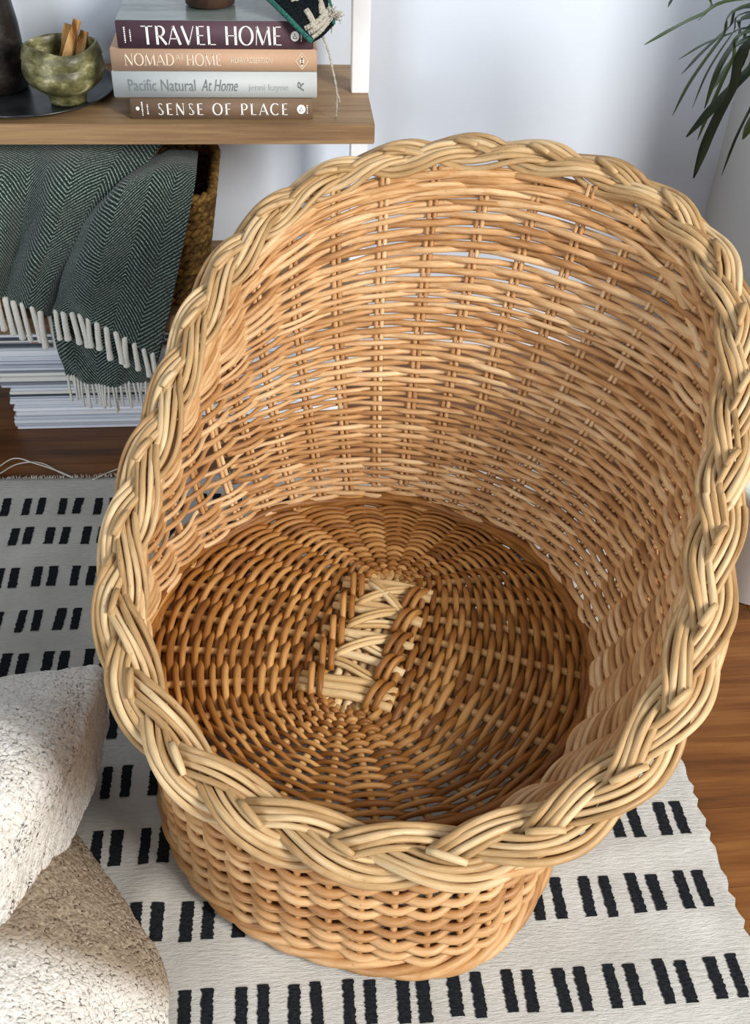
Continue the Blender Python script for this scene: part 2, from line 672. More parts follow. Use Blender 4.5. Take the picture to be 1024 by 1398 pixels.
# ---- braided rim: a flat plait of three strands, each of three rods
rp = np.arange(1440) / 1440 * 2 * PI
RP = rim_pt(rp)
seg = np.linalg.norm(np.roll(RP, -1, 0) - RP, axis=1)
arc = np.concatenate([[0], np.cumsum(seg)[:-1]])
TOT = seg.sum()
T = np.roll(RP, -1, 0) - np.roll(RP, 1, 0)
T /= np.linalg.norm(T, axis=1)[:, None]
UPN = np.array([-SLOPE * CB[0], -SLOPE * CB[1], 1.0])
UPN /= np.linalg.norm(UPN)
OUT = np.cross(T, UPN)
NW = 9
th0 = arc / TOT * 2 * PI * NW
AH, GAP = .0056, .0058
AW = .0130 - .0020 * np.sin(rp)
for st in range(3):
    th = th0 + st * 2 * PI / 3
    lat = AW * np.sin(th)
    hgt = AH * np.sin(2 * th)
    Cn = RP + OUT * lat[:, None] + UPN * hgt[:, None]
    # direction across the strand, in the plane of the plait
    dl = AW * np.cos(th) * 2 * PI * NW / TOT
    ac = (OUT - T * dl[:, None])
    ac /= np.linalg.norm(ac, axis=1)[:, None]
    for j in (-1.5, -.5, .5, 1.5):
        wob = .0007 * np.sin(arc * 60 + j * 2 + st)
        P = Cn + ac * (j * GAP + wob)[:, None] + UPN * (.0010 * np.sin(arc * 37 + j * 3 + st))[:, None]
        # rods bow down at the outer edge so that the plait wraps the rim
        latt = (P - RP) @ np.eye(3)
        lo = (latt * OUT).sum(1)
        P = P - UPN * (np.clip(np.abs(lo) - .012, 0, 1) ** 1.0 * .55)[:, None]
        rr = .0031 * (1 + .12 * np.sin(arc * 23 + j + st * 2))
        tube('braid_rod', P[::2], rr[::2], M['will_rim'], rim, 8, True, deep=True)
# cut ends of the rods tucked into the plait
for e in range(27):
    a = (e + .35) / 27 * TOT
    i = int(np.searchsorted(arc, a)) % 1440
    j2 = (i + 20) % 1440
    base = RP[i] - OUT[i] * .003 + UPN * .0092
    tip = RP[j2] + OUT[j2] * .0085 + UPN * .0078
    ln = random.uniform(.7, 1.0)
    P = [base + (tip - base) * t * ln + UPN * .0015 * math.sin(PI * t) for t in np.linspace(0, 1, 5)]
    tube('rod_end', P, [.0026, .0031, .0033, .0031, .0025], M['will_rim'], rim, 8, deep=True)
# one long rod along the outside and inside of the plait
for of, hz, r_ in ((.0165, -.0125, .0040), (-.0150, -.0130, .0038)):
    P = RP + OUT * (of + .0034 * np.sin(th0 * 1.0 + of * 300))[:, None] + UPN * (hz + .003 * np.cos(th0 + of * 200))[:, None]
    tube('edge_rod', P[::3], r_, M['will_wall'], rim, 8, True, deep=True)


# ---- base skirt and its border
def foot_r(ph):
    d = (ph - math.atan2(-.19, .165) + PI) % (2 * PI) - PI
    return .231 + .026 * np.exp(-(d / .42) ** 2)


def skirt_pt(ph, z):
    t = np.clip(np.asarray(z) / SEAT_Z, 0, 1)
    r = (foot_r(ph) - .010) * (1 - t) + (SEAT_R - .004) * t
    xy = C0 + r[..., None] * dirs(ph)
    return np.concatenate([xy, np.broadcast_to(z, r.shape)[..., None]], -1)


NSK = 46
for p in (np.arange(NSK) + .5) * 2 * PI / NSK:
    P = skirt_pt(np.full(6, p), np.linspace(.014, SEAT_Z - .006, 6))
    tube('stake', P, .0034, M['will_skirt'], skirt, 7, deep=True)
zz = .030
phk = np.arange(NSK * 6) / (NSK * 6) * 2 * PI
k = 0
while zz < SEAT_Z - .004:
    P = skirt_pt(phk, np.full(len(phk), zz) + .0012 * np.sin(phk * 4 + k) + .0006 * np.random.randn(1))
    nrm = np.concatenate([dirs(phk), np.zeros((len(phk), 1))], 1)
    rr = .0043 * (1 + .12 * np.sin(3 * phk + k * 1.7))
    weave_row('weaver', P, nrm, (phk / (2 * PI) * NSK - .5) * PI + PI * k, rr, .0048, M['will_skirt'], skirt, True)
    zz += .0092
    k += 1
for j in range(4):
    a = fine * 9 + j * PI / 2
    r = foot_r(fine) - .0085 + .0062 * np.cos(a)
    xy = C0 + r[:, None] * dirs(fine)
    z = .0190 + .0062 * np.sin(a)
    tube('border_rod', np.concatenate([xy, z[:, None]], 1), .0052, M['will_skirt'], foot, 8, True, deep=True)

# ------------------------------------------------------------------ rug
t = NT('handwoven_cotton', .9, .1)
co = t.coord('Object')
n1 = t.noise(co, 14, 4)
wv_ = t.noise(t.coord('Object', (70, 330, 1)), 1.0, 4, .75)
c = t.ramp(n1, [(.3, '#c6c5bf'), (.7, '#dcdbd6')])
c = t.mix(t.math('MULTIPLY', wv_, .6), c, '#a09e98')
t.color(c)
t.bump(wv_, .9, .0030)
M['rug'] = t.m
t = NT('black_wool', .95, .05)
t.color(t.ramp(t.noise(t.coord('Object', (200, 600, 1)), 1.0, 3), [(.3, '#121417'), (.75, '#2c2f33')]))
t.bump(t.noise(t.coord('Object', (300, 700, 1)), 1.0, 3), .5, .0015)
M['dash'] = t.m
M['fringe'] = plain('cream_cotton', '#d8d4c6', .9, .1)


def rug_z(x, y):
    z = .0045 + .0012 * np.sin(x * 23 + y * 9) + .0012 * np.sin(y * 31 + 1.3 * np.sin(x * 7))
    ridge = lambda cx, cy, ax, ay, s, h: h * np.exp(-(((x - cx) * ay - (y - cy) * ax) / s) ** 2) * np.exp(-(((x - cx) * ax + (y - cy) * ay) / .12) ** 2)
    z = z + ridge(.37, .52, .95, -.31, .02, .0045) + ridge(.33, .585, .99, .1, .018, .004) + ridge(-.16, .58, .3, .95, .02, .004)
    return z


RX0, RX1, RY0, RY1 = -.85, .447, -.15, 1.268
nx, ny = 150, 165
gx = np.linspace(RX0, RX1, nx)
gy = np.linspace(RY0, RY1, ny)
GX, GY = np.meshgrid(gx, gy)
edge = np.clip((GX - (RX1 - .012)) / .012, 0, 1)
GXe = GX + edge * .0024 * np.sin(GY * 390 + 2 * np.sin(GY * 80))
GYe = GY + np.clip((GY - (RY1 - .012)) / .012, 0, 1) * .002 * np.sin(GX * 300)
V = np.stack([GXe, GYe, rug_z(GX, GY)], -1).reshape(-1, 3)
rug = mesh('rug', V, grid_faces(ny, nx), M['rug'])
sm = rug.modifiers.new('thick', 'SOLIDIFY')
sm.thickness = .0028
sm.offset = -1
tag(rug, 'off-white handwoven rug with rows of paired black dashes under the chair', 'rug')
ROWS = [(.185, .0), (.270, .018), (.357, -.008), (.443, -.1157), (.536, -.1706), (.6225, -.2205), (.7065, -.270), (.790, -.2427), (.887, -.3664), (.967, -.3613), (1.047, -.4044), (1.133, -.4003), (1.200, -.4447)]
PP = .0516
DN = 26


def dash(cx, cy, ln, wd):
    ys = np.linspace(-ln / 2, ln / 2, DN)
    sl = random.uniform(-.03, .03)
    Lx = cx - wd / 2 + sl * ys + np.random.uniform(-.0013, .0008, DN)
    Rx = cx + wd / 2 + sl * ys + np.random.uniform(-.0008, .0011, DN)
    Vv, Ff = [], []
    for lx, rx, y in zip(Lx, Rx, ys + cy):
        for x in (lx, (lx + rx) / 2, rx):
            Vv.append((x, y, float(rug_z(np.array(x), np.array(y))) + .0009))
        Vv[-2] = (Vv[-2][0], Vv[-2][1], Vv[-2][2] + .0004)
    for i in range(DN - 1):
        for j in range(2):
            Ff.append((i * 3 + j, i * 3 + j + 1, (i + 1) * 3 + j + 1, (i + 1) * 3 + j))
    return Vv, Ff


for ry, x0 in ROWS:
    k0 = math.ceil((-.62 - x0) / PP)
    k1 = math.floor((.418 - x0) / PP)
    for kx in range(k0, k1 + 1):
        for dx in (0, .0209):
            cx = x0 + kx * PP + dx + random.uniform(-.001, .001)
            if cx > .436: continue
            if ry < .4 and not (-.3 < cx < .44): continue
            if (cx - C0[0]) ** 2 + (ry - C0[1]) ** 2 < .19 ** 2: continue
            V, Fc = dash(cx, ry + random.uniform(-.0015, .0015), .044 * random.uniform(.94, 1.04) * (.88 if ry > .95 else 1), .0112 * random.uniform(.9, 1.1))
            mesh('woven_dash', V, Fc, M['dash'], rug)
# frayed far edge and loose warp threads
parts = []
for i in range(420):
    x = random.uniform(-.62, .44)
    h = random.uniform(.003, .009)
    a = random.uniform(-.6, .6)
    p0 = np.array([x, RY1 - .002, .006])
    P = [p0, p0 + [a * h * .5, h * .6, .002], p0 + [a * h, h, .001]]
    parts.append(tube_data(P, [.0006, .0005, .0002], 4))
V, Fc, uv = join(parts)
fr = mesh('frayed_edge', V, Fc, M['fringe'], rug, uv=uv)
tag(fr, kind='stuff')
for pts in ([(-.55, 1.262, .006), (-.47, 1.285, .004), (-.435, 1.318, .006), (-.40, 1.306, .005), (-.36, 1.285, .004), (-.335, 1.266, .006)],
            [(-.52, 1.262, .006), (-.46, 1.275, .004), (-.428, 1.307, .003), (-.392, 1.308, .004), (-.355, 1.280, .004), (-.335, 1.266, .006)],
            [(-.305, 1.258, .007), (-.28, 1.280, .005), (-.25, 1.295, .004), (-.21, 1.29, .003), (-.18, 1.262, .006)]):
    tube('loose_thread', catmull(pts, 40), .0011, M['fringe'], rug, 6)

# ------------------------------------------------------------------ shelf unit
SZ = .500
shelf = empty('shelf_unit', (-.4, 1.52, 0), 'low open shelf unit with brown oak boards and a white upright post', 'shelf unit')
mesh('upper_board', *box_data(-1.25, .125, 1.390, 1.6445, SZ - .027, SZ, .0012), M['shelf'], shelf, smooth=False)
mesh('lower_board', *box_data(-1.25, .125, 1.390, 1.6445, .186, .213, .0012), M['shelf_low'], shelf, smooth=False)
for x in (.101, -1.12):
    for z0, z1 in ((0, .186), (.213, SZ - .027), (SZ, 1.25)):
        mesh('upright_post', *box_data(x, x + .025, 1.515, 1.545, z0, z1, .001), M['white'], shelf, smooth=False)


# ------------------------------------------------------------------ lettering
def stroke(pts, thick, thin, w=None):
    """flat nib stroke: thick where it runs up and down, thin where it runs across"""
    P = np.array(pts, float)
    T = np.gradient(P, axis=0)
    T /= np.linalg.norm(T, axis=1)[:, None] + 1e-9
    wd = np.array([w if w else thin + (thick - thin) * abs(t_[1]) ** 1.5 for t_ in T])
    Nn = np.stack([-T[:, 1], T[:, 0]], 1)
    A, B = P + Nn * wd[:, None] / 2, P - Nn * wd[:, None] / 2
    V = [(*a, 0) for a in A] + [(*b, 0) for b in B]
    n = len(P)
    return V, [(i, n + i, n + i + 1, i + 1) for i in range(n - 1)]


def arc_pts(cx, cy, rx, ry, a0, a1, n=18):
    return [(cx + rx * math.cos(math.radians(a)), cy + ry * math.sin(math.radians(a))) for a in np.linspace(a0, a1, n)]


def glyph(ch, tk, tn, serif):
    S = []
    ln = lambda x0, y0, x1, y1, w: S.append(stroke([(x0, y0), (x1, y1)], tk, tn, w))
    ar = lambda *a: S.append(stroke(arc_pts(*a), tk, tn))
    sf = lambda x, y, h=.14: serif and ln(x - h, y, x + h, y, tn * 1.1)
    w = .7
    if ch == 'T': ln(.36, 0, .36, 1, tk); ln(0, .975, .72, .975, tn); sf(.36, .02); w = .72
    elif ch == 'R': ln(.12, 0, .12, 1, tk); ln(.12, .98, .3, .98, tn); ln(.12, .47, .3, .47, tn); ar(.3, .725, .25, .255, 90, -90); ln(.28, .47, .66, 0, tk * .9); sf(.12, .02); w = .66
    elif ch == 'A': ln(.02, 0, .37, 1, tn); ln(.36, 1, .74, 0, tk); ln(.14, .32, .62, .32, tn); sf(.03, .02, .1); sf(.73, .02, .12); w = .76
    elif ch == 'V': ln(.02, 1, .38, 0, tk); ln(.38, 0, .72, 1, tn); sf(.03, .98, .1); sf(.71, .98, .1); w = .74
    elif ch == 'E': ln(.12, 0, .12, 1, tk); [ln(.1, y, x, y, tn) for y, x in ((.02, .54), (.5, .46), (.98, .52))]; w = .56
    elif ch == 'F': ln(.12, 0, .12, 1, tk); [ln(.1, y, x, y, tn) for y, x in ((.5, .46), (.98, .52))]; sf(.12, .02); w = .54
    elif ch == 'L': ln(.12, 0, .12, 1, tk); ln(.1, .02, .52, .02, tn); sf(.12, .98); w = .54
    elif ch == 'H': ln(.12, 0, .12, 1, tk); ln(.66, 0, .66, 1, tk); ln(.12, .5, .66, .5, tn); [sf(x, y) for x in (.12, .66) for y in (.02, .98)]; w = .78
    elif ch == 'I': ln(.12, 0, .12, 1, tk); sf(.12, .02); sf(.12, .98); w = .24
    elif ch == 'O': ar(.42, .5, .39, .5, 0, 360, 36); w = .84
    elif ch == 'C': ar(.42, .5, .39, .5, 48, 312, 30); w = .74
    elif ch == 'D': ln(.12, 0, .12, 1, tk); ln(.12, .98, .3, .98, tn); ln(.12, .02, .3, .02, tn); ar(.3, .5, .42, .48, 90, -90, 22); w = .76
    elif ch == 'P': ln(.12, 0, .12, 1, tk); ln(.12, .98, .3, .98, tn); ln(.12, .45, .3, .45, tn); ar(.3, .715, .27, .265, 90, -90); sf(.12, .02); w = .62
    elif ch == 'B': ln(.12, 0, .12, 1, tk); [ln(.12, y, .3, y, tn) for y in (.02, .5, .98)]; ar(.3, .74, .22, .24, 90, -90); ar(.3, .26, .27, .24, 90, -90); w = .62
    elif ch == 'M': ln(.08, 0, .14, 1, tn); ln(.14, 1, .5, .02, tk); ln(.5, .02, .86, 1, tn); ln(.85, 1, .93, 0, tk); sf(.07, .02, .1); sf(.93, .02, .12); w = 1.0
    elif ch == 'N': ln(.1, 0, .1, 1, tn); ln(.1, 1, .7, 0, tk); ln(.7, 0, .7, 1, tn); sf(.1, .02, .1); sf(.7, .98, .1); w = .82
    elif ch == 'S':
        S.append(stroke(arc_pts(.3, .745, .21, .235, 35, 250, 16) + arc_pts(.3, .265, .24, .245, 78, -150, 18), tn * 1.3, tn, None))
        P = catmull([(.14, .86), (.14, .68), (.3, .53), (.46, .38), (.47, .17)], 14)
        S.append(stroke(P, tk, tk * .8)); w = .56
    elif ch == 'Y': ln(.02, 1, .36, .5, tk); ln(.7, 1, .36, .5, tn); ln(.36, 0, .36, .5, tk); w = .7
    elif ch == ' ': w = .34
    return S, w


def caps(text, x0, x1, z0, h, Y, tk=.15, tn=.05, serif=False, gap=.12):
    """lettering from x0 to x1 on the plane y = Y, reading along +x"""
    Gs, x = [], 0
    for ch in text:
        S, w = glyph(ch, tk, tn, serif)
        for V, Fc in S: Gs.append(([(x + a, b, 0) for a, b, _ in V], Fc))
        x += w + gap
    sc = (x1 - x0) / (x - gap)
    V, Fc, _ = join(Gs)
    return [(x0 + a * sc, Y, z0 + b * h) for a, b, _ in V], Fc


def font_data(text, size, shear=0.0, sx=1.0):
    cu = bpy.data.curves.new('lettering', 'FONT')
    cu.body = text
    cu.size = size
    cu.shear = shear
    cu.resolution_u = 3
    o = bpy.data.objects.new('lettering', cu)
    COL.objects.link(o)
    dg = bpy.context.evaluated_depsgraph_get()
    me = bpy.data.meshes.new_from_object(o.evaluated_get(dg))
    V = [(v.co.x * sx, v.co.y) for v in me.vertices]
    Fc = [tuple(p.vertices) for p in me.polygons]
    bpy.data.objects.remove(o)
    bpy.data.curves.remove(cu)
    bpy.data.meshes.remove(me)
    return V, Fc


def fit_font(text, x0, x1, z0, h, Y, shear=0.0, rot=False):
    V, Fc = font_data(text, 1.0, shear)
    A = np.array(V)
    lo, hi = A.min(0), A.max(0)
    if not rot:
        A = (A - [lo[0], 0]) / [(hi[0] - lo[0]), hi[1]]
        return [(x0 + a * (x1 - x0), Y, z0 + b * h) for a, b in A], Fc
    A = (A - lo) / (hi - lo)
    return [(x1 - b * (x1 - x0), Y, z0 + a * h) for a, b in A], Fc


# ------------------------------------------------------------------ books
YB = 1.4088
M['paper'] = plain('page_paper', '#d9d3c6', .9, .1)
M['print_white'] = plain('white_print', '#f4f2ee', .6, .2)
M['print_cream'] = plain('cream_print', '#f0dfc8', .6, .2)
M['print_grey'] = plain('grey_print', '#757d7d', .6, .2)


def cloth_mat(name, a, b, rough=.6):
    t = NT(name, rough, .3)
    t.color(t.mix(t.noise(t.coord('Object'), 300, 2), a, b))
    return t.m


def book(label, x0, x1, z0, z1, depth, cover, top=None, dy=0.0):
    y0, y1 = YB + dy, YB + dy + depth
    b = empty('book', ((x0 + x1) / 2, (y0 + y1) / 2, z0), label, 'book', 'books stacked on the shelf')
    tc = .0028
    mesh('spine', *box_data(x0, x1, y0, y0 + .003, z0, z1, .0011), cover, b)
    mesh('cover', *box_data(x0, x1, y0 + .003, y1, z1 - tc, z1, .0007), top or cover, b, smooth=False)
    mesh('cover', *box_data(x0, x1, y0 + .003, y1, z0, z0 + tc, .0007), cover, b, smooth=False)
    mesh('pages', *box_data(x0 + .004, x1 - .004, y0 + .0035, y1 - .004, z0 + tc, z1 - tc), M['paper'], b, smooth=False)
    return b


def letter(b, data, mat, name='lettering'):
    o = mesh(name, data[0], data[1], mat, b, smooth=False)
    return o


def disc(cx, cz, rx, rz, Y, n=24):
    return [(cx + rx * math.cos(2 * PI * i / n), Y, cz + rz * math.sin(2 * PI * i / n)) for i in range(n)], [tuple(range(n))]


def ticks(x, z0, z1, n, Y, w=.0022):
    P = []
    for i in range(n):
        z = z0 + (z1 - z0) * i / n
        hh = (z1 - z0) / n * .68
        ww = w * random.uniform(.5, 1)
        P.append(([(x - ww / 2, Y, z), (x + ww / 2, Y, z), (x + ww / 2, Y, z + hh), (x - ww / 2, Y, z + hh)], [(0, 1, 2, 3)]))
    V, Fc, _ = join(P)
    return V, Fc


YL = YB - .0006
b1 = book('brown book reading SENSE OF PLACE at the bottom of the stack', -.2000, .0418, .5000, .5272, .19, cloth_mat('brown_cover', '#78614d', '#826c58'))
letter(b1, caps('SENSE OF PLACE', -.165, .0085, .5062, .0150, YL, .15, .055, True, .26), M['print_white'])
letter(b1, join([disc(.0265, .5137, .0058, .0062, YL)])[:2], M['print_white'], 'publisher_mark')
letter(b1, stroke([(0, 0), (.5, 1), (1, 0)], .2, .2, .2)[0] and ([(.0237 + .0056 * a, YL - .0002, .5112 + .0052 * b) for a, b, _ in stroke([(0, 0), (.5, 1), (1, 0), (0, .02)], .2, .2, .16)[0]], stroke([(0, 0), (.5, 1), (1, 0), (0, .02)], .2, .2, .16)[1]), M['will_seat'] and plain('brown_print', '#7d6250'), 'publisher_mark')
letter(b1, ticks(.0345, .508, .520, 5, YL, .0016), M['print_white'], 'small_print')
for xx, za, zb, n in ((-.1845, .505, .524, 8), (-.1775, .507, .521, 6)):
    letter(b1, ticks(xx, za, zb, n, YL), M['print_white'], 'small_print')
letter(b1, disc(-.1905, .5145, .0024, .0026, YL), M['print_white'], 'publisher_mark')
b2 = book('pale grey book with grey serif lettering second from the bottom', -.2192, .0480, .5285, .5612, .20, cloth_mat('pale_grey_cover', '#c3c9c9', '#cbd0cf'))
letter(b2, fit_font('Pacific Natural', -.1995, -.112, .5372, .0150, YL), M['print_grey'])
letter(b2, fit_font('At Home', -.1045, -.0565, .5372, .0150, YL, .35), M['print_grey'])
letter(b2, fit_font('jenni kayne', -.0425, .0100, .5385, .0078, YL), plain('pale_grey_print', '#a9b0ae'))
letter(b2, fit_font('R', .0225, .0305, .5375, .012, YL, .35, True), M['print_grey'], 'publisher_mark')
b3 = book('tan book reading NOMAD AT HOME third from the bottom', -.2176, .0483, .5624, .5893, .195, cloth_mat('tan_cover', '#c4a083', '#ceab8f'))
letter(b3, caps('NOMAD', -.2000, -.1370, .5695, .0145, YL, .13, .05, True, .10), M['print_cream'])
letter(b3, caps('AT', -.1345, -.1235, .5765, .0072, YL, .13, .06, True, .02), M['print_cream'])
letter(b3, caps('HOME', -.1210, -.0760, .5695, .0145, YL, .13, .05, True, .10), M['print_cream'])
letter(b3, fit_font('HILARY ROBERTSON', -.0640, -.0105, .5730, .0068, YL), M['print_cream'])
dm = stroke([(0, -1), (1, 0), (0, 1), (-1, 0), (0, -1)], .12, .12, .10)
letter(b3, ([(.0285 + .0085 * a, YL, .5757 + .0100 * b) for a, b, _ in dm[0]], dm[1]), M['print_cream'], 'publisher_mark')
letter(b3, join([disc(.0285, .5757, .0030, .0042, YL), ticks(.0285, .569, .583, 5, YL, .003)])[:2], M['print_cream'], 'publisher_mark')
M['trav'] = cloth_mat('plum_cover', '#57404a', '#604852')


def photo_mat():
    t = NT('grey_landscape_print', .22, .5)
    n = t.noise(t.coord('Object', (6, 22, 1)), 1.0, 5, .6)
    t.color(t.ramp(n, [(.35, '#3c4744'), (.5, '#7d8783'), (.62, '#8c9692'), (.72, '#56625d')]))
    return t.m


b4 = book('plum book reading TRAVEL HOME on top of the stack', -.2064, .0437, .5900, .6235, .20, M['trav'], photo_mat())
letter(b4, caps('TRAVEL HOME', -.1750, .0030, .5952, .0225, YL, .15, .045, False, .11), M['print_white'])
letter(b4, disc(.0200, .6062, .0055, .0062, YL), M['print_white'], 'publisher_mark')
tri = stroke([(0, 0), (.5, 1), (1, 0), (0, .02)], .2, .2, .16)
letter(b4, ([(.0174 + .0052 * a, YL - .0002, .6036 + .0056 * b) for a, b, _ in tri[0]], tri[1]), M['trav'], 'publisher_mark')
letter(b4, ticks(.0280, .600, .612, 5, YL, .0016), M['print_white'], 'small_print')
for xx, za, zb, n in ((-.1960, .597, .617, 8), (-.1890, .599, .614, 6)):
    letter(b4, ticks(xx, za, zb, n, YL), M['print_white'], 'small_print')

# ------------------------------------------------------------------ cup on the books
t = NT('brown_copper', .38, .5)
t.color(t.ramp(t.noise(t.coord('Object', (30, 30, 14)), 1.0, 4), [(.3, '#3a2a22'), (.55, '#5c4436'), (.8, '#7a6048')]))
t.b.inputs['Metallic'].default_value = .35
cz = .6236
prof = [(.001, cz + .0005), (.027, cz + .0005), (.0325, cz + .003), (.0335, cz + .02), (.0335, cz + .078), (.0320, cz + .080), (.0300, cz + .078), (.0300, cz + .008), (.001, cz + .006)]
V, Fc = lathe(prof, -.090, 1.487, 48)
tag(mesh('tumbler_cup', V, Fc, t.m), 'round brown metal cup standing on the TRAVEL HOME book', 'cup')

# ------------------------------------------------------------------ woven band hanging over the books
t = NT('dark_wool', .95, .05)
nz = t.noise(t.coord('Object'), 420, 2)
t.color(t.ramp(nz, [(.35, '#0e1114'), (.7, '#23292c')]))
t.bump(nz, .9, .003)
M['band'] = t.m
t = NT('cream_wool', .95, .05)
nz = t.noise(t.coord('Object'), 420, 2)
t.color(t.ramp(nz, [(.35, '#a8a294'), (.7, '#d2ccbc')]))
t.bump(nz, .9, .003)
M['band_cream'] = t.m
t = NT('teal_wool', .95, .05)
nz = t.noise(t.coord('Object'), 420, 2)
t.color(t.ramp(nz, [(.35, '#23564e'), (.7, '#4c8478')]))
t.bump(nz, .9, .003)
M['band_teal'] = t.m
band = empty('woven_band', (.02, 1.43, .626), 'black and cream woven wool band with teal edge hanging off the books', 'textile')
BR = [[aty(300, -42, 1.52), aty(345, -55, 1.525), aty(395, -70, 1.53)],
      [aty(352, -12, 1.450), aty(396, -22, 1.462), aty(440, -32, 1.475)],
      [aty(392, 24, 1.404), aty(425, 14, 1.412), aty(450, 2, 1.424)],
      [aty(426, 58, 1.392), aty(440, 50, 1.398), aty(456, 34, 1.408)]]
BG = loft(BR, 31, 41)
BG[..., 2] += .0006 * np.sin(np.arange(31) * 2.1)[None, :]
V = BG.reshape(-1, 3)
bm_ = mesh('band_cloth', V, grid_faces(41, 31), M['band'], band)
s_ = bm_.modifiers.new('thick', 'SOLIDIFY')
s_.thickness = .004
s_.offset = 0
bn = np.cross(BG[1:, :-1] - BG[:-1, :-1], BG[:-1, 1:] - BG[:-1, :-1])
bn /= np.linalg.norm(bn, axis=-1)[..., None]
bn = np.pad(bn, ((0, 1), (0, 1), (0, 0)), mode='edge')
if bn[20, 15, 1] > 0: bn = -bn


def on_band(uv_pts, r, mat, name, n=24):
    """yarn line at (across 0..1, along 0..1) on the band"""
    q = catmull([(a, b) for a, b in uv_pts], n)
    P = []
    for a, b in q:
        i, j = min(39, max(0, int(b * 40))), min(29, max(0, int(a * 30)))
        fa, fb = a * 30 - j, b * 40 - i
        p = (BG[i, j] * (1 - fa) + BG[i, j + 1] * fa) * (1 - fb) + (BG[i + 1, j] * (1 - fa) + BG[i + 1, j + 1] * fa) * fb
        P.append(p + bn[i, j] * .0026)
    return tube(name, P, r, mat, band, 7)


on_band([(.02, .0), (.0, .3), (.0, .7), (.0, 1.0)], .0034, M['band_teal'], 'teal_edge', 40)
on_band([(1, .0), (1, .4), (1, .7), (1.0, 1.0)], .0022, M['band_teal'], 'teal_edge', 40)
for w_ in range(3):
    d_ = w_ * .030
    on_band([(.28, .46 + d_), (.55, .47 + d_), (.72, .50 + d_), (.76, .62), (.74 - d_, .76)], .0030, M['band_cream'], 'cream_motif')
    on_band([(.12, .96 - d_ * 2), (.5, .93 - d_ * 2), (.95, .88 - d_ * 2)], .0030, M['band_cream'], 'cream_motif')
    on_band([(.36 + d_, .66), (.36 + d_, .78), (.34 + d_, .9)], .0028, M['band_cream'], 'cream_motif')
    on_band([(.15, .30 + d_), (.5, .26 + d_), (.9, .32 + d_)], .0028, M['band_cream'], 'cream_motif')
tip = aty(455, 22, 1.408)
parts = []
for i in range(38):
    d = np.random.randn(3) * [.006, .004, .007] + [.003, -.002, 0]
    parts.append(tube_data([tip + d * .1, tip + d * .6 + np.random.randn(3) * .001, tip + d], [.0011, .0010, .0006], 5))
V, Fc, uv = join(parts)
mesh('wool_tuft', V, Fc, M['band_cream'], band, uv=uv)
th = [aty(441, 50, 1.400), aty(449, 72, 1.397), aty(453, 90, 1.396), aty(457, 108, 1.396), aty(460, 128, 1.398), np.array([*aty(459, 149, 1.410)[:2], .5016])]
tube('yarn_end', catmull(th, 40), np.linspace(.0016, .0012, 40) + .0004 * np.sin(np.arange(40) * 1.3), M['band_cream'], band, 6)
th2 = [aty(460, 126, 1.398), aty(463, 134, 1.400), aty(464, 140, 1.402)]
tube('yarn_end', catmull(th2, 12), .0009, M['band_cream'], band, 6)

# ------------------------------------------------------------------ tray, bowl, sticks, vase
t = NT('pewter', .32, .6)
nz = t.noise(t.coord('Object', (1, 1, 1)), 30, 4)
t.color(t.ramp(nz, [(.35, '#33373a'), (.65, '#565b5d')]))
t.b.inputs['Metallic'].default_value = .75
prof = [(.001, .5012), (.106, .5012), (.112, .5035), (.124, .5075), (.1255, .5090), (.1235, .5100), (.112, .5062), (.104, .5040), (.001, .5040)]
V, Fc = lathe(prof, -.357, 1.5165, 80)
tag(mesh('round_tray', V, Fc, t.m), 'round dark pewter tray under the olive bowl on the shelf', 'tray')
t = NT('olive_stoneware', .4, .5)
n1 = t.noise(t.coord('Object', (38, 38, 60)), 1.0, 4, .6)
n2 = t.noise(t.coord('Object'), 150, 3)
c = t.ramp(n1, [(.36, '#3a3820'), (.48, '#66633e'), (.58, '#8f8c64'), (.68, '#cfcba6')])
c = t.mix(t.math('MULTIPLY', n2, .4), c, '#5e5a36')
t.color(c)
t.bump(n1, .5, .003)
bz = .5046


def wob(r, z, a):
    return r * (1 + .025 * math.sin(2 * a + z * 80) + .012 * math.sin(5 * a + 1)), z + (.0022 * math.sin(2 * a + .6) + .0022 * math.sin(3 * a + 2)) * (1 if z > bz + .05 else 0)


prof = [(.001, bz), (.0235, bz), (.0250, bz + .003), (.0262, bz + .011), (.0370, bz + .019), (.0485, bz + .028), (.0532, bz + .038), (.0535, bz + .047), (.0515, bz + .0545), (.0508, bz + .056), (.0520, bz + .059), (.0500, bz + .067), (.0478, bz + .0745), (.0455, bz + .0755), (.0440, bz + .073), (.0455, bz + .062), (.0465, bz + .045), (.0400, bz + .030), (.020, bz + .017), (.001, bz + .015)]
V, Fc = lathe(prof, -.2905, 1.466, 56, wob)
tag(mesh('ceramic_bowl', V, Fc, t.m), 'small olive glazed footed bowl holding wood sticks', 'bowl')
t = NT('palo_wood', .7, .2)
nz = t.noise(t.coord('Object', (90, 90, 12)), 1.0, 4)
t.color(t.ramp(nz, [(.36, '#6b4220'), (.5, '#b98a50'), (.7, '#d8b484')]))
M['palo'] = t.m


